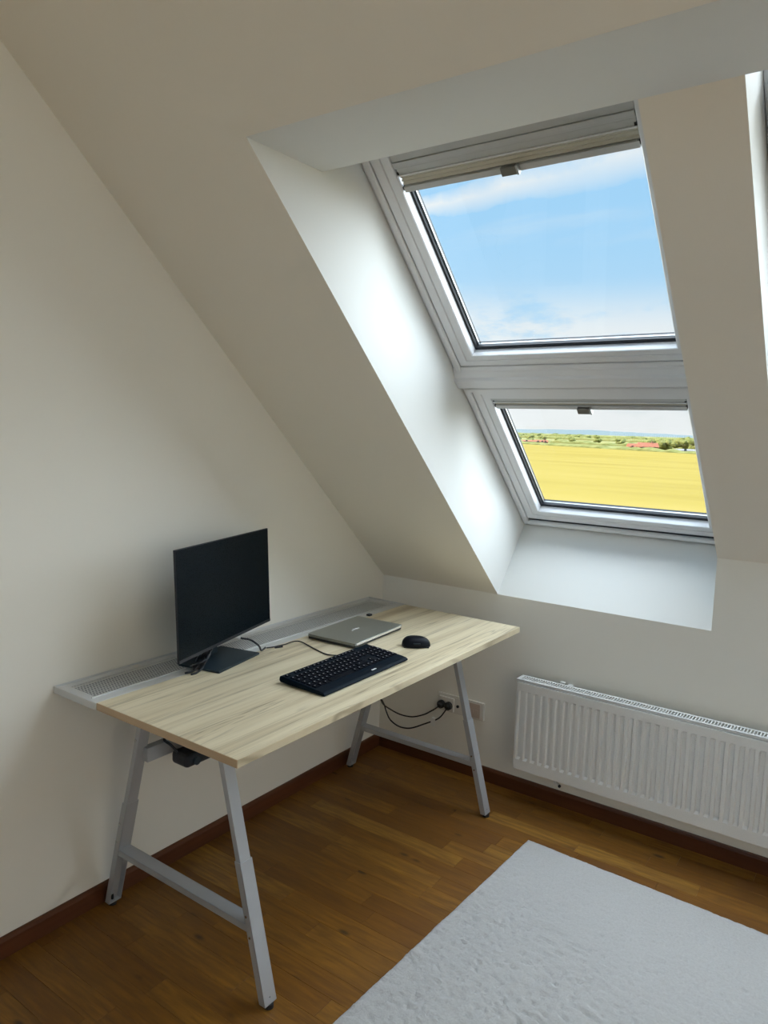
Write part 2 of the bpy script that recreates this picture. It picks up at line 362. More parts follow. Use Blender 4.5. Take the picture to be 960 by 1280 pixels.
# ceiling -----------------------------------------------------------
mb = MB(); nrm = Vector((0, T, 1)) / L * 0.04
def slope(x0, x1, s0, s1, d=0.0, back=False):
    q = [P(x0, s0, d), P(x1, s0, d), P(x1, s1, d), P(x0, s1, d)]
    mb.sheet(q, nrm)
S_A = sd(YA, ZS)[0]; S_KNEE = sd(0, H1)[0]; S_R = sd(RIDGE_Y, RIDGE_Z)[0]
slope(-TH, WX0, S_R, S_KNEE); slope(WX3, ROOM_X + TH, S_R, S_KNEE); slope(WX0, WX3, S_R, S_A)
# rear slope
RY0, RY1 = -3.75, -5.15; RWX = (0.9, 3.7); zr = lambda y: RIDGE_Z + T * (y - RIDGE_Y)
def rear(x0, x1, y0, y1): mb.sheet([(x0, y0, zr(y0)), (x1, y0, zr(y0)), (x1, y1, zr(y1)), (x0, y1, zr(y1))], (0, -0.03, 0.04))
rear(-TH, ROOM_X + TH, RIDGE_Y, RY0); rear(-TH, ROOM_X + TH, RY1, ROOM_Y); rear(-TH, RWX[0], RY0, RY1); rear(RWX[1], ROOM_X + TH, RY0, RY1)
tag(mb.build('ceiling', M_CEIL, fix=False), 'sloping painted attic ceiling falling to the low far wall', kind='structure')
SB = sd(YB, ZS)                 # soffit back edge
mb = MB(); mb.sheet([(WX0, YA, ZS), (WX3, YA, ZS), (WX3, YB, ZS), (WX0, YB, ZS)], (0, 0.0, 0.02))
tag(mb.build('trim_1', M_LINE), 'horizontal white soffit across the top of the window recess', kind='structure')
# pier between the windows
mb = MB(); s2 = sd(0, H2)[0]
mb.sheet([P(WX1, SB[0], DP), P(PX, SB[0], DP), P(PX, s2, DP), P(WX1, s2, DP)], Vector((0, T, 1)) / L * 0.02)
tag(mb.build('trim_2', M_CEIL), 'painted sloping pier between the two pairs of roof windows', kind='structure')
# shaft linings
DO = 0.43
HEAD = SB[0]; HEADW = -1.895; DS, DB = sd(0.226, 1.105)
kd = (DO - DB); BOT = (DS - 0.0, DO)
def lining(x_in, x_out, name, label):
    """side lining: room edge at x_in, splaying to x_out at the window"""
    a = P(x_in, *sd(YA, ZS)); b = P(x_in, HEAD, DP); h = P(x_out, HEADW, DO); e0 = P(x_out, DS, DO); e = Vector((x_in, 0, H1))
    k = Vector((x_in, 0, H2)); out = Vector((-0.015 if x_in in (WX0, PX) else 0.015, 0, 0))
    m_ = MB()
    if x_in == PX: m_.sheet([b, h, e0], out); m_.sheet([b, e0, k], out); m_.sheet([k, e0, e], out)
    elif x_in == x_out: m_.sheet([a, b, h, e0, e], out)
    else:
        sg = 0.004 if x_out > x_in else -0.004
        m_.sheet([b, h, e0], (sg, 0, 0)); m_.sheet([b, e0, k], (sg, 0, 0)); m_.sheet([k, e0, e], (sg, 0, 0))
    tag(m_.build(name, M_LINE), label, kind='structure')
lining(WX0, WX0, 'trim_3', 'bright white left side lining of the first window recess')
lining(WX1, 1.466, 'trim_4', None); lining(PX, PX, 'trim_5', 'white side lining of the second window bay beside the pier')
lining(WX3, WX3, 'trim_6', None)
for i, (xa, xb) in enumerate(((WX0, WX1 + .034), (PX, WX3))):
    m_ = MB(); e0 = P(0, DS, DO)
    xi0, xi1 = (WX0, WX1) if i == 0 else (PX, WX3)
    m_.sheet([(xi0, 0, H1), (xi1, 0, H1), (xb, e0.y, e0.z), (xa, e0.y, e0.z)], (0, 0.01, -0.008))
    tag(m_.build('trim_%d' % (7 + i), M_LINE), 'bright white bottom lining below the lower window of the %s bay' % ('left', 'right')[i], kind='structure')
    m_ = MB(); m_.sheet([P(xa if i == 0 else xi0, HEAD, DP), P(xb if i else xi1, HEAD, DP), P(xb, HEADW, DO), P(xa, HEADW, DO)], -(Vector((0, 1, -T)) / L * 0.012))
    tag(m_.build('trim_%d' % (9 + i), M_LINE), kind='structure')

# floor: base slab, countable oak strips near the camera, the rest joined ----------
mb = MB(); mb.box((-TH, ROOM_Y - TH, -0.06), (ROOM_X + TH, 0.05, -0.0095))
floor = tag(mb.build('floor', M_OAK_FAR), 'oak strip parquet floor with knots', kind='structure')
rng = random.Random(3); W_ = 0.0715; cnt = 0; far = MB(); unit = {}
rows = int(-ROOM_Y / W_) + 1
for r in range(rows):
    y1 = -r * W_; y0 = y1 - W_ + 0.0006; x = -rng.uniform(0, .4)
    while x < ROOM_X:
        ln = rng.choice((0.28, 0.36, 0.42, 0.5, 0.58, 0.66)); x1 = min(x + ln, ROOM_X); xa = max(x, 0.0)
        if x1 - xa > 0.03:
            dz = rng.uniform(-0.00025, 0.0)
            if y1 > -2.15 and xa < 2.3 and cnt < 300:
                m_ = MB(); lx = x1 - xa - 0.0007; ch = 0.0004
                vs = [(0, 0, -0.0095), (lx, 0, -0.0095), (lx, y1 - y0, -0.0095), (0, y1 - y0, -0.0095),
                      (0, 0, -ch), (lx, 0, -ch), (lx, y1 - y0, -ch), (0, y1 - y0, -ch),
                      (ch, ch, 0), (lx - ch, ch, 0), (lx - ch, y1 - y0 - ch, 0), (ch, y1 - y0 - ch, 0)]
                m_.raw(vs, [(4, 5, 9, 8), (5, 6, 10, 9), (6, 7, 11, 10), (7, 4, 8, 11), (8, 9, 10, 11), (0, 1, 5, 4), (1, 2, 6, 5), (2, 3, 7, 6), (3, 0, 4, 7)])
                key = round(lx, 4)
                if key in unit and abs(unit[key].dimensions.x) >= 0:
                    o = unit[key].copy(); C.objects.link(o)
                else:
                    o = m_.build('plank', M_OAK, fix=False); unit[key] = o
                o.location = (xa, y0, dz); o.parent = floor; cnt += 1
            else:
                far.box((xa, y0, -0.0095), (x1 - 0.0007, y1, dz))
        x += ln
o = far.build('far_planks', M_OAK_FAR, floor, fix=False); o['kind'] = 'stuff'
# baseboards
def baseboard(name, a, b, wdir, mt, label=None):
    m_ = MB(); a = Vector(a); b = Vector(b); wd = Vector(wdir)
    prof = [(0, 0), (0.0124, 0), (0.0124, 0.05), (0.009, 0.0585), (0.005, 0.0612), (0, 0.0612)]
    n = len(prof); vs = [a + wd * p + Vector((0, 0, q)) for p, q in prof] + [b + wd * p + Vector((0, 0, q)) for p, q in prof]
    m_.raw(vs, [tuple(range(n)), tuple(range(2 * n - 1, n - 1, -1))] + [(i, i + n, (i + 1) % n + n, (i + 1) % n) for i in range(n)])
    tag(m_.build(name, mt), label, kind='structure')
baseboard('baseboard_left', (0, 0, 0), (0, ROOM_Y, 0), (1, 0, 0), M_BASE, 'dark red-brown wooden baseboard along the left wall')
baseboard('baseboard_far', (0, 0, 0), (ROOM_X, 0, 0), (0, -1, 0), M_BASEX, 'dark red-brown wooden baseboard under the radiator')
baseboard('baseboard_right', (ROOM_X, 0, 0), (ROOM_X, ROOM_Y, 0), (-1, 0, 0), M_BASE)

# ================================================================== ROOF WINDOWS
def window(name, label, mir, s_fr, s_sash, open_deg=0.0, sm=(1, 1, 1, 0.7)):
    """s_fr = (top, bottom) of the fixed frame, s_sash = (top, bottom) of the sash"""
    X_ = (lambda u: MIRW - u) if mir else (lambda u: u)
    fn = lambda u, s, d: P(X_(u), s, d)
    root = empty(name, P(X_(1.028), (s_fr[0] + s_fr[1]) / 2, D), kind='structure', label=label)
    mb = MB()
    mb.ring(0.5905, 1.4665, s_fr[0], s_fr[1], [(0, D + .075), (0, D + .006), (.002, D), (.011, D - .001), (.013, D - .008), (.016, D - .010), (.030, D - .010), (.034, D - .006), (.034, D + .055), (.050, D + .055), (.050, D + .075)], fn)
    mb.build('frame', M_FRAME, root, fix=True)
    if open_deg:
        sc = (s_sash[0] + s_sash[1]) / 2; a = math.radians(open_deg)
        def fs(u, s, d):
            ds, dd = s - sc, d - (D + .02)
            return fn(u, sc + ds * math.cos(a) - dd * math.sin(a), D + .02 + ds * math.sin(a) + dd * math.cos(a))
    else: fs = fn
    u0, u1 = 0.6275, 1.4295
    mb = MB()
    mb.ring(u0, u1, s_sash[0], s_sash[1], [(0, D + .05), (0, D - .003), (.002, D - .005), (.030, D - .005), (.0318, D - .002), (.0325, D + .000), (.0335, D - .002), (.059, D - .002), (.0615, D + .001), (.0615, D + .034), (.0615, D + .05)], fs, sm)
    sash = mb.build('sash', M_FRAME, root)
    i0, i1 = u0 + .0615 * sm[0], u1 - .0615 * sm[1]; t0, t1 = s_sash[0] + .0615 * sm[2], s_sash[1] - .0615 * sm[3]
    mb = MB(); mb.ring(i0, i1, t0, t1, [(0, D + .030), (.0075, D + .032), (.0075, D + .043)], fs, (1, 1, 1, 1.6)); mb.build('gasket', M_GASKET, sash)
    mb = MB(); mb.ring(i0, i1, t0, t1, [(.007, D + .0435), (.0075, D + .0435), (.0125, D + .0435), (.0125, D + .050)], fs); mb.build('spacer_bar', M_SPACER, sash)
    mb = MB(); mb.ring(i0, i1, t0, t1, [(-.01, D + .051), (.0125, D + .051), (.0125, D + .058)], fs); mb.build('outer_seal', M_GASKET, sash)
    for dd in (.0415,):
        mb = MB(); mb.face([fs(i0 - .006, t0 - .006, D + dd), fs(i1 + .006, t0 - .006, D + dd), fs(i1 + .006, t1 + .006, D + dd), fs(i0 - .006, t1 + .006, D + dd)]); mb.build('glass_pane', M_GLASS, sash)
    mb = MB(); mb.ring(.5905, 1.4665, s_fr[0], s_fr[1], [(.030, D + .003), (.045, D + .003)], fn); mb.build('groove_shade', M_GASKET, root)  # black strip added for the shade in the frame-to-sash groove
    if open_deg:
        mb = MB(); mb.ring(u0, u1, s_sash[0], s_sash[1], [(-.003, D + .01), (-.003, D - .0065), (.004, D - .0065)], fs); mb.build('edge_seal', M_GASKET, sash)
    return root
UP_F = (-1.895, -0.900); UP_S = (-1.858, -0.950); LO_F = (-0.858, -0.026); LO_S = (-0.838, -0.081)
window('window_1', 'large upper roof window with the sky behind, white frame', False, UP_F, UP_S)
window('window_2', 'smaller lower roof window with the yellow field behind, white frame', False, LO_F, LO_S, sm=(1, 1, .82, .8))
window('window_3', 'upper window of the right-hand bay, tilted ajar at the frame edge', True, UP_F, (-1.712, -0.950), open_deg=8.0)
window('window_4', 'lower window of the right-hand bay', True, LO_F, LO_S, sm=(1, 1, .82, .8))
for i, mir in enumerate((False, True)):
    X_ = (lambda u: MIRW - u) if mir else (lambda u: u)
    prof = [(-.9445, D + .005), (-.943, D - .003), (-.906, D - .016), (-.902, D - .024), (-.898, D - .026), (-.860, D - .022), (-.856, D - .018), (-.855, D + .005)]
    mb = MB(); ua, ub = X_(.574), X_(1.466)
    n = len(prof); vs = [P(ua, s, d) for s, d in prof] + [P(ub, s, d) for s, d in prof]
    mb.raw(vs, [tuple(range(n)), tuple(range(2 * n - 1, n - 1, -1))] + [(k, k + n, (k + 1) % n + n, (k + 1) % n) for k in range(n)])
    mb.box((.5905, -.90, D + .005), (1.4665, -.857, D + .075), lambda u, s, d: P(X_(u), s, d))
    tag(mb.build('trim_%d' % (11 + i), M_FRAME), ('white transom bar between the upper and lower window of the left bay', 'white transom bar of the right-hand window bay')[i], kind='structure')

for k, (xa, xb) in enumerate(((RWX[0], 2.27), (2.33, RWX[1]))):  # unseen rear windows, added to let fill light into the room
    r = empty('window_%d' % (5 + k), ((xa + xb) / 2, RY0, zr(RY0)), kind='structure')
    fr = lambda u, s, d: Vector((u, s, zr(s))) + Vector((0, -T, 1)) / L * d
    mb = MB(); mb.ring(xa - .005, xb + .005, RY1 - .005, RY0 + .005, [(0, .05), (0, -.004), (.06, -.004), (.06, .05)], fr); mb.build('frame', M_FRAME, r)
    mb = MB(); mb.box((xa + .05, RY1 + .05, .02), (xb - .05, RY0 - .05, .024), fr); mb.build('glass_pane', M_GLASS, r)
m_ = MB(); m_.box((2.27, RY1, -.004), (2.33, RY0, .05), fr); tag(m_.build('trim_13', M_CEIL), kind='structure')

def blind(label, s_list, s_handle, s_top):
    root = empty('pleated_blind', P(1.028, s_list[-1], D), label=label, category='blind', group=None)
    u0, u1 = .6895, 1.3665
    # head rail
    mb = MB(); mb.box((u0, s_top, D + .004), (u1, s_list[0] - .020, D + .022), P); mb.box((u0, s_list[0] - .0195, D + .000), (u1, s_list[0] - .006, D + .022), P); mb.box((u0, s_list[0] - .006, D + .003), (u1, s_list[0], D + .022), P); mb.build('headrail', M_BLIND_GREY, root, bevel=.0015)
    mb = MB(); mb.box((u0 + .004, s_list[0] + .0005, D + .005), (u1 - .002, s_list[1] - .004, D + .024), P); mb.build('cover_strip', M_BLIND_GREY, root, bevel=.001)
    mb = MB(); mb.box((u0 + .001, s_list[1] - .004, D + .000), (u1 - .001, s_list[1], D + .02), P); mb.build('lip', M_FRAME_PALE, root, bevel=.001)
    n = 3; sa, sb = s_list[1], s_list[2]; vs = []; fs = []
    for k in range(2 * n + 1):
        s = sa + (sb - sa) * k / (2 * n); d = D + (.006 if k % 2 else .013); vs += [P(u0 + .005, s, d), P(u1 - .003, s, d)]
    fs = [(2 * k, 2 * k + 1, 2 * k + 3, 2 * k + 2) for k in range(2 * n)]
    mb = MB(); mb.raw(vs, fs); mb.box((u0 + .005, sa, D + .0135), (u1 - .003, sb, D + .016), P); mb.build('pleated_fabric', M_BLIND_CREAM, root)
    mb = MB(); mb.box((u0 + .006, sb, D + .001), (u1 - .002, s_list[3], D + .018), P); bar = mb.build('bottom_bar', M_BLIND_GREY, root, bevel=.0015)
    for ux in (u0 + .001, u1 - .007):
        for q in (s_list[1] - .0125, s_list[2]):
            mb = MB(); mb.box((ux, q, D + .004), (ux + .006, q + .010, D + .02), P); mb.build('end_gap_shade', M_GASKET, root)  # black blocks standing for the shade in the gaps at both ends
    mb = MB(); a, b = s_handle
    mb.box((1.008, a, D - .013), (1.056, b, D + .001), P); h = mb.build('handle', M_HANDLE, bar, bevel=.002)
    mb = MB(); mb.box((1.052, a - .001, D - .014), (1.058, b + .001, D + .0), P); mb.build('handle_clip', M_SPACER, bar, bevel=.001)
    return root
b1 = blind('cream pleated blind pulled up at the top of the large upper window', (-1.678, -1.656, -1.624, -1.607), (-1.630, -1.606), -1.80)
b2 = blind('thin pleated blind pulled up at the top of the lower window', (-.775, -.7655, -.752, -.736), (-.751, -.727), -.792)

# ================================================================== DESK
DZ = 0.745; DX0, DX1, DY0, DY1 = 0.2134, 0.7616, -1.6346, -0.1361; THK = 0.021
desk = empty('desk', (0.4, -0.885, 0), label='height-adjustable desk with pale oak top and grey A-frame legs against the left wall', category='desk')
desk_o = desk.matrix_basis.inverted()
mb = MB(); mb.box((DX0, DY0 + .0012, DZ - THK), (DX1, DY1, DZ)); top = mb.build('desktop', M_DESK, desk, bevel=.0012)
mb = MB(); mb.box((DX0, DY0, DZ - THK + .0006), (DX1 - .0005, DY0 + .0012, DZ - .0006)); eb = mb.build('edge_band', M_EDGE, top); eb['label'] = 'tan brown edge band on the near end'
# legs: a lower channel with a slimmer tube telescoping out of it
def leg(xf, sgn, y0, y1, openside):
    """xf: outer face x at floor, sgn: -1 leans towards -x going up"""
    k = 0.266; yc = (y0 + y1) / 2; hw = (y1 - y0) / 2
    f = lambda zc: xf + sgn * k * zc
    zb, zj, zt = 0.012, 0.372, DZ - THK - .001
    inn = sgn * 0.022
    m_ = MB(); tk = 0.0025
    # outer web
    def slab(xo0, xo1, ya, yb, z0, z1):
        vs = [(f(zc) + xo, y, zc) for zc in (z0, z1) for xo in (xo0, xo1) for y in (ya, yb)]
        m_.raw([Vector(v) for v in vs], [(0, 1, 3, 2), (4, 6, 7, 5), (0, 4, 5, 1), (2, 3, 7, 6), (0, 2, 6, 4), (1, 5, 7, 3)])
    slab(0, sgn * tk, y0, y1, zb, zj); slab(0, inn, y0, y0 + tk, zb, zj); slab(0, inn, y1 - tk, y1, zb, zj)
    slab(0, inn, y0, y1, zb, zb + .003)
    slab(inn - sgn * tk, inn, y0, y1, 0.19, zj)
    lg = m_.build('leg', M_STEEL, desk, bevel=.0008)
    m_ = MB(); slab(sgn * .0022, inn - sgn * .0015, y0 + .003, y1 - .003, zj - .08, zt); m_.build('inner_tube', M_STEEL, lg, bevel=.0015)
    m_ = MB(); xm = f(0) + inn / 2; m_.cyl((xm, yc, 0.0), (xm, yc, 0.0125), 0.013, 16); m_.cyl((xm, yc, .012), (xm, yc, 0.03), 0.004, 8); m_.build('foot', M_RUBBER, lg)
    ys = y0 if True else y1
    for zc in ((.183, .236) if sgn < 0 else (.235, .30, .585)):
        m_ = MB(); xs = f(zc) + inn * (.55 if sgn < 0 else .25) + (0.003 if zc > .5 else 0); m_.cyl((xs, y0 - .0022 + (.003 if zc > .37 else 0), zc), (xs, y0 + .001 + (.003 if zc > .37 else 0), zc), 0.0036, 10); m_.build('screw', M_SCREW, lg)
    return lg
frames = ((-1.498, -1.455), (-0.289, -0.247))
for y0, y1 in frames:
    leg(0.729, -1, y0, y1, 1); leg(0.027, 1, y0, y1, 1)
    m_ = MB(); yc = (y0 + y1) / 2
    zt, zb = 0.212, 0.193; tk = .002
    xl = lambda zc: 0.027 + .266 * zc + .0225; xr = lambda zc: .729 - .266 * zc - .0225
    m_.prism([(xl(zt), y0 + .001, zt), (xr(zt), y0 + .001, zt), (xr(zt), y1 - .001, zt), (xl(zt), y1 - .001, zt)], (0, 0, -tk))
    for ya in (y0 + .001, y1 - .001 - tk):
        m_.prism([(xl(zt), ya, zt), (xr(zt), ya, zt), (xr(zb), ya, zb), (xl(zb), ya, zb)], (0, tk, 0))
    m_.build('crossbar', M_STEEL, desk, bevel=.0006)
    m_ = MB(); m_.box((xl(.70), y0 + .008, .695), (xr(.70), y1 - .008, DZ - THK)); m_.build('top_bracket', M_STEEL, desk, bevel=.001)
# lengthways rail between the rear legs
m_ = MB(); m_.box((.186, -1.470, .513), (.212, -.275, .556)); rail = m_.build('lengthways_rail', M_STEEL, desk, bevel=.001)
# cable tray: channel frame and perforated sheet
tray = empty('cable_tray'); tray.parent = desk; tray.matrix_parent_inverse = desk.matrix_basis.inverted()
TX0, TX1 = 0.002, 0.2095; TY0, TY1 = -1.634, -0.116
px0, px1, py0, py1 = 0.030, 0.150, -1.600, -0.150; zt = .742
m_ = MB()
m_.ring(TX0, TX1, TY0, TY1, [(0, .722), (0, zt), (.003, zt + .0015), (.0045, zt), (.0045, zt - .004), (.020, zt - .004), (.026, zt - .0045)], lambda u, s, d: Vector((u, s, d)), (1.0, 1.0, 1.0, 1.0))
m_.box((px1 + .004, TY0 + .026, zt - .0065), (TX1 - .020, TY1 - .026, zt - .0045))
m_.box((TX0 + .018, TY0 + .020, zt - .0068), (px0 + .002, TY1 - .020, zt - .0045))
m_.box((px0, TY0 + .020, zt - .0065), (px1 + .006, py0 + .001, zt - .0045)); m_.box((px0, py1 - .001, zt - .0065), (px1 + .006, TY1 - .020, zt - .0045))
# a raised lip line along the desk side
m_.box((px1 + .006, TY0 + .02, zt - .0045), (px1 + .010, TY1 - .02, zt - .001))
def tp(o): o.parent = tray; o.matrix_parent_inverse = Matrix.Identity(4); return o
tp(m_.build('tray_frame', M_TRAY, bevel=0))
# perforated sheet : staggered round holes
m_ = MB(); nx, ny = 13, 158; cx_, cy_ = (px1 - px0 + .006) / nx, (py1 - py0) / ny; zp = zt - .0048; rad = 0.0040
for i in range(nx):
    for j in range(ny):
        xa = px0 + i * cx_; ya = py0 + (j + (i % 2) * .5 - .25) * cy_; xc, yc = xa + cx_ / 2, ya + cy_ / 2
        o8 = [(xa, ya), (xc, ya), (xa + cx_, ya), (xa + cx_, yc), (xa + cx_, ya + cy_), (xc, ya + cy_), (xa, ya + cy_), (xa, yc)]
        i8 = [(xc + rad * math.cos(math.radians(225 + 45 * q)), yc + rad * math.sin(math.radians(225 + 45 * q))) for q in range(8)]
        vs = [(a, b, zp) for a, b in o8] + [(a, b, zp) for a, b in i8] + [(a, b, zp - .001) for a, b in i8]
        m_.raw(vs, [(q, (q + 1) % 8, (q + 1) % 8 + 8, q + 8) for q in range(8)] + [(q + 8, (q + 1) % 8 + 8, (q + 1) % 8 + 16, q + 16) for q in range(8)])
tp(m_.build('perforated_sheet', M_TRAY, fix=False))
m_ = MB(); m_.box((px0 - .012, TY0 + .012, .7225), (px1 + .014, TY1 - .012, .7240)); tp(m_.build('tray_shade_sheet', M_RADDARK))  # dark sheet added under the holes to stand for the shade below
for yb in (-1.475, -.272):
    m_ = MB(); m_.box((.02, yb - .012, .712), (.214, yb + .012, .718)); m_.box((.1965, yb - .012, zt - .036), (.232, yb + .012, DZ - THK)); tp(m_.build('support_arm', M_TRAY))
# small clamp at the far end of the tray
m_ = MB(); m_.box((.205, -.405, DZ), (.222, -.385, DZ + .008)); 
o = m_.build('tray_clip', M_BLACK, desk, bevel=.002)

# power pack hanging on the rail below the desk
pk = empty('power_adaptor', (.262, -1.345, .500), label='black power adaptor hanging from the rail under the near end of the desk', category='adaptor')
m_ = MB(); m_.box((-.028, -.06, -.005), (.045, .075, .036)); body = part(m_, 'casing', M_BLACK, pk, bevel=.012, seg=3)
m_ = MB(); m_.tube([(-.005, -.05, .03), (-.02, -.065, .055), (-.045, -.07, .068), (-.045, -.03, .0675), (-.03, .0, .04)], .004); part(m_, 'cord', M_BLACK, pk, smooth=True)
m_ = MB(); m_.cyl((.045, -.025, .012), (.052, -.025, .012), .012, 14); part(m_, 'dial', M_RADDARK, pk)

# ================================================================== MONITOR
MW, MH = 0.54, 0.336
mon = empty('monitor', (.185, -1.172, DZ), 0.20, label='dark flat computer monitor with its screen off at the near end of the desk', category='monitor')
scr_m = Matrix.Translation((.197, -1.147, .9755)) @ Matrix.Rotation(.268, 4, 'Z') @ Matrix.Rotation(-.042, 4, 'Y')
loc_m = mon.matrix_basis.inverted() @ scr_m
def mpart(mb_, name, mt, **kw):
    o = mb_.build(name, mt, None, **kw); o.parent = mon; o.matrix_basis = loc_m; return o
m_ = MB(); m_.box((-.007, -MW / 2, -MH / 2), (0, MW / 2, MH / 2)); m_.box((-.035, -MW / 2 + .09, -MH / 2 + .03), (-.006, MW / 2 - .09, MH / 2 - .09))
hs = mpart(m_, 'housing', M_BLACK, bevel=.0015)
m_ = MB(); m_.box((.0, -MW / 2 + .002, -MH / 2 + .010), (.0006, MW / 2 - .002, MH / 2 - .002)); sc_ = mpart(m_, 'screen', M_SCREEN)
m_ = MB(); m_.box((.0, -MW / 2 + .0005, -MH / 2 + .0005), (.0010, MW / 2 - .0005, -MH / 2 + .0095)); mpart(m_, 'lower_bezel', M_BLACK, bevel=.0004)
m_ = MB(); m_.box((-.055, -.045, .006), (-.040, .045, .19)); m_.box((-.062, -.04, .155), (.005, .04, .22)); part(m_, 'neck', M_STAND, mon, bevel=.003)
m_ = MB(); m_.box((-.075, -.11, 0.0), (.082, .11, .0075)); part(m_, 'base', M_STAND, mon, bevel=.0015)

# cables at the monitor's near corner
cb = empty('cable_bundle', (.235, -1.30, DZ), label='tangle of black cables bunched beside the near corner of the monitor base', category='cables')
def cb_t(pts, r=.0032, name='cable'):
    m_ = MB(); m_.tube([Vector(p) - Vector((.235, -1.30, DZ)) for p in pts], r); part(m_, name, M_BLACK, cb, smooth=True)
z0 = DZ + .0045
cb_t([(.155, -1.15, .83), (.17, -1.195, .806), (.185, -1.23, .770), (.205, -1.265, .762), (.232, -1.29, .775), (.225, -1.31, z0 + .004), (.214, -1.335, z0)])
cb_t([(.16, -1.13, .85), (.178, -1.19, .80), (.205, -1.225, .790), (.20, -1.25, .774), (.238, -1.285, .762), (.24, -1.31, z0 + .002), (.236, -1.33, z0)])
cb_t([(.205, -1.26, z0 + .012), (.225, -1.25, .785), (.205, -1.235, .800), (.185, -1.255, .785), (.20, -1.285, .768), (.235, -1.28, .770), (.228, -1.255, .79), (.20, -1.245, .775)], .0038)
cb_t([(.20, -1.30, z0 + .010), (.235, -1.305, .775), (.245, -1.28, .784), (.215, -1.27, .760), (.195, -1.285, z0 + .012), (.225, -1.31, z0 + .010)], .0038)
cb_t([(.19, -1.275, .758), (.215, -1.262, .795), (.22, -1.24, .806), (.195, -1.225, .795), (.19, -1.255, .768)], .003)
m_ = MB(); m_.box((-.034, .005, .012), (-.008, .035, .026)); part(m_, 'cable_tie', M_BLACK, cb, bevel=.003)

mc = empty('display_cable', (.2, -1.04, DZ), label='short black cable curving from behind the monitor down to the tray edge', category='cable')
m_ = MB(); m_.tube([Vector(p) - Vector((.2, -1.04, DZ)) for p in ((.13, -1.12, .86), (.155, -1.095, .815), (.18, -1.077, .797), (.20, -1.05, .788), (.225, -1.035, .770), (.232, -1.03, z0 + .004), (.222, -1.01, z0), (.213, -.99, z0))], .0033); part(m_, 'cord', M_BLACK, mc, smooth=True)
m_ = MB(); m_.cyl((-.030, -.048, .057), (-.018, -.036, .052), .005, 10); o = part(m_, 'ferrule', M_BADGE, mc); o['label'] = 'small white band on the cable'

# ================================================================== KEYBOARD
KX, KY = .1765, .432
kb = empty('keyboard', (.572, -.992, DZ), math.radians(0.5), label='dark full-size keyboard lying across the front of the desk', category='keyboard')
# wedge case
def kz(x): return .0245 - (x + KX / 2) / KX * .0125
m_ = MB()
hx, hy = KX / 2, KY / 2
prof = [(-hx + .004, .006), (-hx, .013), (-hx + .002, kz(-hx) - .001), (-hx + .006, kz(-hx)), (hx - .030, kz(hx - .03)), (hx - .008, kz(hx) - .001), (hx, .0065), (hx - .001, .0015), (hx - .012, .001)]
n = len(prof); vs = [Vector((x, y, zc)) for y in (-hy, hy) for x, zc in prof]
m_.raw(vs, [tuple(range(n)), tuple(range(2 * n - 1, n - 1, -1))] + [(i, i + n, (i + 1) % n + n, (i + 1) % n) for i in range(n)])
case = part(m_, 'case', M_KEYB, kb, bevel=.0025)
keys = MB(); leg_ = MB(); lines = MB()
def key(xc, yc, wx, wy, h=.0050, legend=True):
    zb = kz(xc) - .001; t = .0018
    vs = [(xc - wx / 2, yc - wy / 2, zb), (xc + wx / 2, yc - wy / 2, zb - .0011), (xc + wx / 2, yc + wy / 2, zb - .0011), (xc - wx / 2, yc + wy / 2, zb),
          (xc - wx / 2 + t, yc - wy / 2 + t, zb + h), (xc + wx / 2 - t, yc - wy / 2 + t, zb + h - .001), (xc + wx / 2 - t, yc + wy / 2 - t, zb + h - .001), (xc - wx / 2 + t, yc + wy / 2 - t, zb + h)]
    keys.raw(vs, [(3, 2, 1, 0), (4, 5, 6, 7), (0, 1, 5, 4), (1, 2, 6, 5), (2, 3, 7, 6), (3, 0, 4, 7)])
    if legend:
        zt_ = zb + h + .0001; lw = min(.006, wy * .45); k_ = rng.choice((0, 1, 2))
        x_ = xc - wx * .22; y_ = yc - wy * .20
        leg_.raw([(x_, y_, zt_ - .0002), (x_ + .0042, y_, zt_ - .0005), (x_ + .0042, y_ + lw * .62, zt_ - .0005), (x_, y_ + lw * .62, zt_ - .0002)], [(0, 1, 2, 3)])
pit = .019; y00 = -hy + .0165; xr0 = -hx + .0195
# rows run along y; row 0 is the function row at the back
for blk, cnt_ in ((0, 1), (2, 4), (6.5, 4), (11, 4)):
    for q in range(cnt_): key(xr0, y00 + (blk + q) * pit, .0125, .0165)
rowsdef = [([1] * 13 + [2], 0), ([1.5] + [1] * 12 + [1.5], 1), ([1.75] + [1] * 12 + [1.25], 2), ([1.25] + [1] * 11 + [2.75], 3), ([1.25, 1.25, 1.25, 6.25, 1.25, 1.25, 1.25, 1.25], 4)]
for ws, r in rowsdef:
    yc = y00 - pit / 2; xc = xr0 + .0245 + r * .0208
    for w_ in ws:
        key(xc, yc + w_ * pit / 2, .0182, w_ * pit - .0028, legend=w_ < 3); yc += w_ * pit
yb = y00 + 14.85 * pit
for q in range(3):
    key(xr0, yb + q * pit, .0125, .0165); key(xr0 + .0245, yb + q * pit, .0182, .0162); key(xr0 + .0453, yb + q * pit, .0182, .0162); key(xr0 + .0245 + 4 * .0208, yb + q * pit, .0182, .0162)
key(xr0 + .0245 + 3 * .0208, yb + pit, .0182, .0162)
yb2 = yb + 3.25 * pit
for q in range(4):
    if yb2 + q * pit < hy - .008:
        for r in range(5): key(xr0 + .0245 + r * .0208, yb2 + q * pit, .0182, .0162)
ko = part(keys, 'keys', M_KEY, kb); ko['kind'] = 'stuff'
lo = part(leg_, 'key_print', M_LEGEND, kb, fix=False); lo['kind'] = 'stuff'
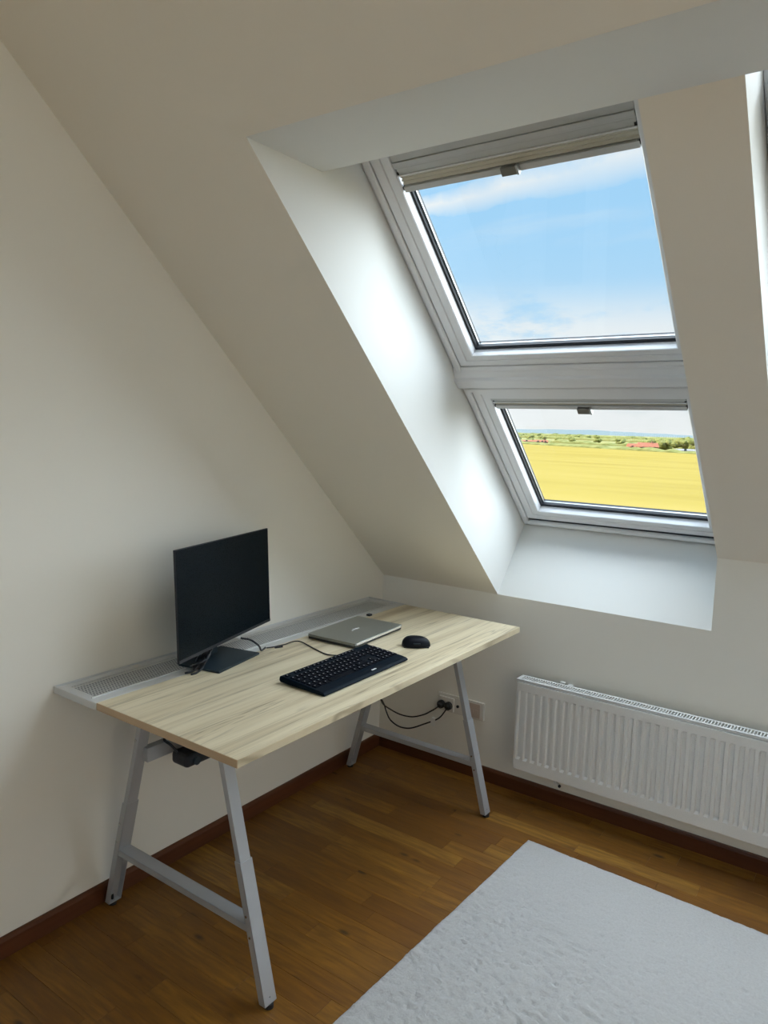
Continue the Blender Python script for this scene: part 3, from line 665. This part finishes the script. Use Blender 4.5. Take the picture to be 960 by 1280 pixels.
m_ = MB(); m_.box((hx - .017, .030, kz(hx - .017) - .0004), (hx - .0115, .052, kz(hx - .014) + .0006)); o = part(m_, 'badge', M_BADGE, kb); o['label'] = 'small white badge on the front edge'
for yy in (-hy + .03, hy - .03):
    m_ = MB(); m_.box((-hx + .012, yy - .012, 0), (-hx + .020, yy + .012, .007)); part(m_, 'foot', M_RUBBER, kb)
    m_ = MB(); m_.box((hx - .030, yy - .012, 0), (hx - .020, yy + .012, .0015)); part(m_, 'foot', M_RUBBER, kb)
kc = empty('keyboard_cable', (.3, -.9, DZ), label='thin black cable running from the keyboard back to the cable tray', category='cable')
m_ = MB(); m_.tube([Vector(p) - Vector((.3, -.9, DZ)) for p in ((.478, -.888, .754), (.455, -.898, .750), (.415, -.906, DZ + .0028), (.354, -.889, DZ + .0026), (.295, -.868, DZ + .003), (.262, -.868, DZ + .008), (.247, -.885, DZ + .009), (.236, -.92, DZ + .004), (.224, -.962, DZ + .0026), (.2145, -.985, DZ + .0026))], .0022); part(m_, 'cord', M_BLACK, kc, smooth=True)
m_ = MB(); m_.cyl((-.054, -.04, .004), (-.066, -.066, .004), .0036, 10); part(m_, 'plug', M_BLACK, kc)

# ================================================================== LAPTOP
lp = empty('laptop', (.335, -.640, DZ), math.radians(3.0), label='closed silver laptop beside the cable tray', category='laptop')
lx, ly = .105, .160
def rbox(name, a, b, rad_, mt, parent, bev=.001):
    m_ = MB(); pts = []
    for cx2, cy2, a0 in ((b[0] - rad_, b[1] - rad_, 0), (a[0] + rad_, b[1] - rad_, 90), (a[0] + rad_, a[1] + rad_, 180), (b[0] - rad_, a[1] + rad_, 270)):
        for q in range(5): an = math.radians(a0 + q * 22.5); pts.append((cx2 + rad_ * math.cos(an), cy2 + rad_ * math.sin(an), a[2]))
    m_.prism(pts, (0, 0, b[2] - a[2])); return part(m_, name, mt, parent, bevel=bev)
rbox('base', (-lx + .002, -ly + .001, .0025), (lx - .0015, ly - .001, .0115), .010, M_LAPDARK, lp)
rbox('deck', (-lx, -ly, .0100), (lx, ly, .0135), .010, M_SILVER, lp)
lid = rbox('lid', (-lx + .001, -ly, .0142), (lx + .0005, ly, .0195), .010, M_SILVER, lp, .0012)
m_ = MB(); m_.box((lx - .0005, -ly + .012, .0105), (lx + .0012, ly - .012, .0185)); o = part(m_, 'front_edge', M_SILVER_EDGE, lp, bevel=.0004); o['label'] = 'bright front edge'
for q, wq in ((-.085, .012), (-.062, .014), (-.035, .010), (-.015, .007), (.01, .016), (.035, .004), (.05, .004)):
    m_ = MB(); m_.box((q, -ly - .0004, .0048), (q + wq, -ly + .004, .0095)); part(m_, 'port', M_RUBBER, lp)
for sx in (-1, 1):
    for sy in (-1, 1):
        m_ = MB(); m_.cyl((sx * .085, sy * .135, 0), (sx * .085, sy * .135, .0028), .006, 12); part(m_, 'foot', M_RUBBER, lp)
# strokes of the lid emblem, their shine put in as plain white
mk = MB()
for q, (y_, wy, x_, wx) in enumerate(((-.030, .009, .0, .010), (-.014, .008, -.004, .016), (-.002, .010, -.003, .015), (.011, .007, -.002, .012))):
    mk.box((x_ - wx / 2 + .004, y_, .0194), (x_ + wx / 2, y_ + wy, .0197))
o = part(mk, 'emblem', M_BADGE, lid); o['label'] = 'small bright emblem on the lid'

# ================================================================== MOUSE
ms = empty('computer_mouse', (.588, -.620, DZ), math.radians(38), label='black wireless mouse to the right of the keyboard', category='mouse')
def dome(a, b, h, zf=0.0, nu=28, nv=10, skew=.15, side=0.0):
    vs = []; fs = []
    for j in range(nv + 1):
        t = j / nv * math.pi / 2
        for i in range(nu):
            an = 2 * math.pi * i / nu; rr = math.cos(t) ** .62
            cx2 = math.copysign(abs(math.cos(an)) ** .85, math.cos(an)); cy2 = math.copysign(abs(math.sin(an)) ** .9, math.sin(an))
            x = a * cx2 * rr * (1 + .0 * cy2) - skew * a * (1 - rr); y = b * cy2 * rr * (1 - .12 * cx2)
            vs.append((x, y, zf + h * math.sin(t) ** .9))
    for j in range(nv):
        for i in range(nu): fs.append((j * nu + i, j * nu + (i + 1) % nu, (j + 1) * nu + (i + 1) % nu, (j + 1) * nu + i))
    fs.append(tuple(range(nu - 1, -1, -1))); fs.append(tuple(range(nv * nu, (nv + 1) * nu)))
    m_ = MB(); m_.raw(vs, fs); return m_
part(dome(.051, .033, .034, .002), 'body', M_MOUSE, ms, smooth=True)
m_ = MB(); m_.box((-.044, -.026, 0), (.044, .026, .004)); part(m_, 'glide_base', M_RUBBER, ms, bevel=.001)
m_ = MB(); m_.cyl((.026, -.0035, .0225), (.026, .0035, .0225), .0085, 16); part(m_, 'scroll_wheel', M_BLACK, ms)
m_ = MB(); m_.box((-.012, -.0345, .014), (.012, -.029, .019)); part(m_, 'thumb_button', M_STAND, ms, bevel=.001)

# ================================================================== RADIATOR
RX0, RX1 = .746, 2.150
rd = empty('radiator', (RX0, -.05, .146), label='white panel radiator with vertical grooves on the far wall', category='radiator')
ri = rd.matrix_basis.inverted()
RZ0, RZ1, RY = .146, .5075, -.1
# front panel with pressed vertical channels
m_ = MB(); pitch = .03125; xs = []
zA, zB, zC, zD = .187, .197, .468, .476
cols = [(RX0, 0)]; x = RX0 + .0085
while x < RX1 - .022:
    cols += [(x, 0), (x + .005, 1), (x + .0155, 1), (x + .0205, 0)]; x += pitch
cols.append((RX1, 0)); dep = .0115
zl = [(RZ0, 0), (zA, 0), (zB, 1), (zC, 1), (zD, 0), (RZ1, 0)]
vs = [(xx, RY + dep * c * k, zz_) for zz_, k in zl for xx, c in cols]; nc = len(cols)
fs = [(j * nc + i, j * nc + i + 1, (j + 1) * nc + i + 1, (j + 1) * nc + i) for j in range(len(zl) - 1) for i in range(nc - 1)]
m_.raw(vs, fs)
fp = m_.build('front_panel', M_RAD, rd, fix=False)
m_ = MB()
m_.box((RX0, RY + .0095, RZ0), (RX1, RY + .012, RZ1)); m_.box((RX0, RY, RZ1 - .001), (RX1, RY + .012, RZ1 + .0012)); m_.box((RX0, RY, RZ0 - .0012), (RX1, RY + .012, RZ0 + .001))
m_.box((RX0 - .0005, RY, RZ0), (RX0 + .0015, RY + .012, RZ1)); m_.box((RX1 - .0015, RY, RZ0), (RX1 + .0005, RY + .012, RZ1))
m_.build('panel_rim', M_RAD, fp, bevel=.001)
m_ = MB(); m_.box((RX0, -.048, RZ0), (RX1, -.038, RZ1)); m_.build('rear_panel', M_RAD, rd, bevel=.002)
for xx in (RX0 - .004, RX1 + .002):
    m_ = MB(); m_.box((xx, -.093, RZ0 + .004), (xx + .0025, -.040, .519)); m_.build('side_cover', M_RAD, rd, bevel=.0008)
m_ = MB(); m_.box((RX0 + .004, -.086, RZ0 + .01), (RX1 - .004, -.050, .488)); m_.build('convector_fins', M_RADDARK, rd)  # solid block for the fins, slot shade put into its dark colour
# top grille
gz = .520; m_ = MB()
m_.box((RX0 - .006, -.097, gz - .0015), (RX1 + .006, -.084, gz)); m_.box((RX0 - .006, -.048, gz - .0015), (RX1 + .006, -.036, gz)); m_.box((RX0 - .006, -.097, gz - .007), (RX1 + .006, -.0955, gz))
m_.box((RX0 - .006, -.085, gz - .0015), (RX0 + .010, -.047, gz)); m_.box((RX1 - .010, -.085, gz - .0015), (RX1 + .006, -.047, gz))
gr = m_.build('top_grille', M_RAD, rd)
m_ = MB(); x = RX0 + .016
while x < RX1 - .012:
    m_.box((x - .0018, -.085, gz - .006), (x + .0018, -.047, gz)); x += .0104
sl = m_.build('grille_slats', M_RAD, gr, fix=False); sl['kind'] = 'stuff'
for xx in (RX0 + .19, RX1 - .22):
    m_ = MB(); m_.box((xx - .011, -.040, .22), (xx + .011, -.001, .515)); m_.build('wall_bracket', M_RAD, rd, bevel=.001)
m_ = MB(); m_.box((RX0 + .152, -.034, .5205), (RX0 + .172, -.020, .526)); m_.build('bracket_clip', M_RAD, rd, bevel=.001)
m_ = MB(); m_.cyl((.918, -.07, .150), (.918, -.07, .120), .008, 12); m_.cyl((.918, -.07, .128), (.938, -.082, .122), .0055, 12); vv = m_.build('drain_valve', M_RAD, rd)
m_ = MB(); m_.cyl((.9385, -.0825, .122), (.943, -.085, .121), .006, 12); m_.build('valve_cap', M_RUBBER, vv)

# ================================================================== SOCKET AND PLUGS
so = empty('wall_socket', (.4425, -.001, .3), label='three-gang white wall socket low on the far wall behind the desk leg', category='socket')
def sp(name, mt, a, b, **kw):
    m_ = MB(); m_.box((a[0] - .4425, a[1] + .001, a[2] - .3), (b[0] - .4425, b[1] + .001, b[2] - .3)); return part(m_, name, mt, so, **kw)
sp('faceplate', M_SOCKET, (.328, -.011, .262), (.557, 0, .342), bevel=.003)
i1 = sp('socket_insert', M_SOCKET, (.338, -.020, .268), (.412, -.010, .330), bevel=.002)
sp('aerial_insert', M_SOCKET, (.416, -.0125, .270), (.480, -.010, .334), bevel=.001)
dt = sp('data_insert', M_SOCKETD, (.486, -.0125, .270), (.538, -.010, .332), bevel=.001)
m_ = MB(); m_.cyl((-.012, -.0115, -.001), (-.012, -.016, -.001), .0065, 14); part(m_, 'aerial_outlet', M_RUBBER, so)
for q in (.502, .524):
    m_ = MB(); m_.box((q - .4425 - .007, -.0135, -.010), (q - .4425 + .007, -.0112, .006)); part(m_, 'data_port', M_LAPDARK if False else M_SOCKETD, so, bevel=.001)
cords = [((.353, .2955), [(.353, -.040, .292), (.335, -.052, .275), (.318, -.055, .262), (.28, -.055, .236), (.223, -.06, .213), (.177, -.09, .222), (.154, -.14, .257), (.15, -.18, .287), (.16, -.22, .327), (.18, -.30, .43), (.21, -.36, .512), (.225, -.42, .562)]),
         ((.390, .2955), [(.390, -.040, .290), (.384, -.052, .272), (.356, -.055, .237), (.288, -.06, .196), (.23, -.08, .168), (.182, -.1, .169), (.153, -.13, .202), (.158, -.17, .253), (.164, -.2, .3), (.172, -.25, .36), (.20, -.32, .45), (.215, -.40, .513), (.228, -.46, .562)])]
labs = ('black mains plug and cord in the left hole of the wall socket', 'black mains plug and sagging cord with a white paper tag, right of the other plug')
for k, ((px, pz), pts) in enumerate(cords):
    r = empty('mains_lead', (px, -.02, pz), label=labs[k], category='mains lead')
    o_ = Vector((px, -.02, pz))
    m_ = MB(); m_.cyl((0, 0, 0), (0, -.016, 0), .0185, 20, .0175); m_.cyl((0, -.016, 0), (0, -.026, -.002), .0150, 20, .009); part(m_, 'plug', M_PLUG, r, bevel=.001)
    m_ = MB(); m_.tube([Vector(p) - o_ for p in pts], .0032); part(m_, 'cord', M_PLUG, r, smooth=True)
    if k == 1:
        a = Vector((.336, -.056, .226)) - o_
        m_ = MB(); m_.box((a.x - .012, a.y - .0065, a.z - .026), (a.x + .010, a.y - .0055, a.z + .010)); m_.box((a.x - .009, a.y + .005, a.z - .010), (a.x + .005, a.y + .006, a.z + .012)); m_.box((a.x - .009, a.y - .006, a.z + .009), (a.x + .007, a.y + .006, a.z + .010)); o = part(m_, 'paper_tag', M_TAG, r); o['label'] = 'small white paper tag'

# ================================================================== RUG
ang = math.radians(-1.9)
rw, rl = 1.70, 2.4; st = 0.0068
nx, ny = int(rw / st), int(rl / st)
RM = Matrix.Translation((.9235, -.331, 0)) @ Matrix.Rotation(ang, 4, 'Z')
vs = []; fs = []
for j in range(ny + 1):
    for i in range(nx + 1):
        x = rw * i / nx; y = -rl * j / ny
        e = min(x, rw - x, -y, rl + y)
        q = Vector((x * 46 + y * 10, y * 105 - x * 26, 0)) + Vector((4 * noise.noise(Vector((x * 6, y * 6, 9))), 5 * noise.noise(Vector((x * 6, y * 6, 2))), 0)); a_ = noise.noise(q * .45)
        amp = 0.25 + 0.75 * min(1, max(0, (-y - .12) / .5 + .4 * noise.noise(Vector((x * 3, y * 3, 3)))))
        h = .0145 + amp * (.0022 * a_ - .0170 * max(0, -noise.noise(q + Vector((5, 1, 0))) - .06)) + .0014 * noise.noise(Vector((x * 90, y * 90, 1)))
        wob = .0035 * noise.noise(Vector((y * 9, 0, 7))) + .0015 * noise.noise(Vector((y * 60, 0, 2)))
        wob2 = .0025 * noise.noise(Vector((0, x * 9, 7)))
        if e < .012: h *= math.sqrt(max(0, e / .012)) * .9 + .1
        fx = max(0, 1 - x / .05); fy = max(0, 1 + y / .05)
        vs.append((x + wob * fx, y + wob2 * fy, max(h, .0008)))
fs = [(j * (nx + 1) + i, (j + 1) * (nx + 1) + i, (j + 1) * (nx + 1) + i + 1, j * (nx + 1) + i + 1) for j in range(ny) for i in range(nx)]
m_ = MB(); m_.raw(vs, fs)
tag(m_.build('rug', M_RUG, None, fix=False, smooth=True, mtx=RM), 'off-white short pile rug on the oak floor at the lower right', 'rug')

# ================================================================== OUTSIDE
GZ = -5.0
m_ = MB(); m_.prism([(-6000, 20, GZ - .4), (6000, 20, GZ - .4), (6000, 9000, GZ - .4), (-6000, 9000, GZ - .4)], (0, 0, -1))
tag(m_.build('ground', M_PLAIN, fix=False), 'distant patchwork farmland beyond the yellow field', kind='structure')
m_ = MB(); m_.prism([(120, 12, GZ), (120, 225, GZ), (-46, 270, GZ), (-64, 293, GZ), (-92, 316, GZ), (-111, 331, GZ), (-147, 364, GZ), (-182, 380, GZ), (-250, 402, GZ), (-360, 430, GZ), (-360, 12, GZ)], (0, 0, -.5))
tag(m_.build('wheat_field', M_FIELD), 'broad ripe yellow crop field seen through the lower window', 'field', kind='stuff')
# hills: ridged strips far away
def hill(xc, yc, ln, h, seed, label):
    m_ = MB(); n = 60; k = 6; vs = []
    dirv = Vector((-xc, -yc, 0)).normalized(); al = Vector((dirv.y, -dirv.x, 0)); 
    for i in range(n + 1):
        t = i / n; u = (t - .5) * ln
        e = math.sin(math.pi * t) ** .6
        hh = h * e * (0.72 + .55 * noise.noise(Vector((t * 5, seed, 0))) + .22 * noise.noise(Vector((t * 22, seed, 4))))
        for j in range(k + 1):
            w_ = j / k; p = Vector((xc, yc, 0)) + al * u + dirv * ((.5 - w_) * 900)
            vs.append((p.x, p.y, GZ - .5 + max(0, hh) * math.sin(math.pi * w_)))
    m_.raw(vs, [(i * (k + 1) + j, (i + 1) * (k + 1) + j, (i + 1) * (k + 1) + j + 1, i * (k + 1) + j + 1) for i in range(n) for j in range(k)])
    o = m_.build('hill', M_HILL, smooth=True, fix=False); tag(o, label, 'hill')
hill(-1250, 3300, 2800, 22, 1.0, 'hazy blue wooded hill far on the horizon, left of the view')
hill(-900, 4700, 3600, 17, 5.0, 'lower hazy hill far on the horizon at the right of the lower window')
# hedges as long lumpy strips
def hedge(a, b, wd, h, seed, label, mt):
    m_ = MB(); a, b = Vector(a), Vector(b); n = int((b - a).length / 3) + 2; d = (b - a).normalized(); pn = Vector((-d.y, d.x, 0)); vs = []
    pr = [(-1, 0), (-.95, .6), (-.5, .95), (0, 1.05), (.5, .95), (.95, .6), (1, 0)]
    for i in range(n + 1):
        p = a.lerp(b, i / n); s_ = (.8 + .6 * noise.noise(Vector((i * .37, seed, 0))) + .25 * random.uniform(-1, 1)) * min(1, i / 2, (n - i) / 2)
        for u, v in pr: vs.append(p + pn * u * wd + Vector((0, 0, GZ - .4 + v * h * s_)))
    k = len(pr); m_.raw(vs, [(i * k + j, (i + 1) * k + j, (i + 1) * k + j + 1, i * k + j + 1) for i in range(n) for j in range(k - 1)])
    tag(m_.build('hedgerow', mt, fix=False), label, 'hedge', kind='stuff')
hedge((-40, 272, 0), (-262, 412, 0), 3.0, 1.9, 1, 'green hedge along the far edge of the yellow field', M_HEDGE)
hedge((-40, 375, 0), (-330, 520, 0), 4, 2.2, 2, 'pale green hedge one field behind the yellow crop', M_HEDGE)
hedge((-60, 585, 0), (-520, 820, 0), 6, 3.0, 3, 'long thin hedge across the distant farmland', M_HEDGE)
hedge((-60, 890, 0), (-900, 1400, 0), 9, 4.0, 4, 'tree-lined strip below the far hills', M_HEDGE)

def crown_mesh(seed):
    bm = bmesh.new(); rr = random.Random(seed + 20)
    for q in range(11):
        mat_ = Matrix.Translation((rr.uniform(-.34, .34), rr.uniform(-.34, .34), rr.uniform(.22, .72))) @ Matrix.Diagonal((rr.uniform(.22, .36), rr.uniform(.22, .36), rr.uniform(.2, .3), 1))
        bmesh.ops.create_icosphere(bm, subdivisions=2, radius=1, matrix=mat_)
    for v in bm.verts: v.co += Vector([noise.noise(v.co * 5 + Vector((seed + k * 9, 0, 0))) for k in range(3)]) * .09
    me = bpy.data.meshes.new('crown'); bm.to_mesh(me); bm.free(); me.materials.append(M_LEAF); return me
crowns = [crown_mesh(k) for k in range(3)]
m_ = MB(); m_.cyl((0, 0, 0), (0, 0, .5), .04, 8, .025); tk_ = m_.build('trunk', M_BARK); trunk_me = tk_.data; bpy.data.objects.remove(tk_)
def tree(x, y, h, k, label, group):
    r = empty('tree', (x, y, GZ - .4), k * 1.3, label=label, category='tree', group=group); r.scale = (h * 1.25, h * 1.25, h)
    for nm, me in (('crown', crowns[k % 3]), ('trunk', trunk_me)):
        o = bpy.data.objects.new(nm, me); C.objects.link(o); o.parent = r
rr = random.Random(11)
tspots = [(-72, 332, 6.4), (-80, 340, 6.8), (-62, 328, 7.0), (-90, 347, 5.6), (-53, 320, 6.6), (-100, 355, 5.0), (-67, 342, 7.4), (-76, 362, 6.6), (-58, 338, 7.6), (-95, 362, 6.0)]
for k, (x, y, h) in enumerate(tspots): tree(x, y, h, k, 'pale green tree in the dense clump at the right end of the lower window view', 'trees in the clump beyond the field')
for k in range(12):
    t = k / 11; tree(-150 - 190 * t + rr.uniform(-8, 8), 470 + 110 * t + rr.uniform(-20, 20), rr.uniform(3.2, 4.6), k, 'small green tree scattered in the line behind the field edge', 'scattered trees behind the field')
for k in range(10):
    t = k / 9; tree(-190 - 330 * t + rr.uniform(-15, 15), 760 + 150 * t + rr.uniform(-30, 30), rr.uniform(4.0, 6.0), k, 'tiny far tree on the plain below the hills', 'far trees below the hills')
# farm buildings
def house(x, y, rz, lx_, wy_, hw_, hr_, label, name='farmhouse', roof=M_ROOF, wall=M_HOUSE):
    r = empty(name, (x, y, GZ - .4), rz, label=label, category='house')
    m_ = MB(); m_.box((-lx_ / 2, -wy_ / 2, 0), (lx_ / 2, wy_ / 2, hw_)); part(m_, 'walls', wall, r)
    m_ = MB(); o2 = .3; m_.prism([(-lx_ / 2 - o2, -wy_ / 2 - o2, hw_), (-lx_ / 2 - o2, 0, hw_ + hr_), (-lx_ / 2 - o2, wy_ / 2 + o2, hw_)], (lx_ + 2 * o2, 0, 0)); part(m_, 'roof', roof, r)
    m_ = MB(); m_.box((lx_ * .2, -.4, hw_ + hr_ * .5), (lx_ * .2 + .7, .4, hw_ + hr_ + .6)); part(m_, 'chimney', wall, r)
    for q in (-.3, .05, .3):
        m_ = MB(); m_.box((lx_ * q - .5, -wy_ / 2 - .05, .9), (lx_ * q + .5, -wy_ / 2 + .02, 1.8)); part(m_, 'window', M_RADDARK, r)
house(-93, 331, 0.5, 8, 6, 1.6, 1.9, 'red-roofed farmhouse at the far edge of the field, left of the tree clump')
house(-101, 339, 0.6, 6, 5, 1.3, 1.5, 'small red-roofed outbuilding just left of the farmhouse')
house(-69, 313, 0.6, 16, 5, 1.0, .7, 'long low grey shed right of the red-roofed farmhouse', 'shed', M_SHED, M_SHED)
house(-172, 397, 0.5, 7, 5, 1.2, 1.0, 'red roof poking over the field edge at the left of the lower window')
house(-187, 407, 0.45, 22, 5, 1.0, .7, 'long low rust-red barn at the left of the lower window', 'barn')
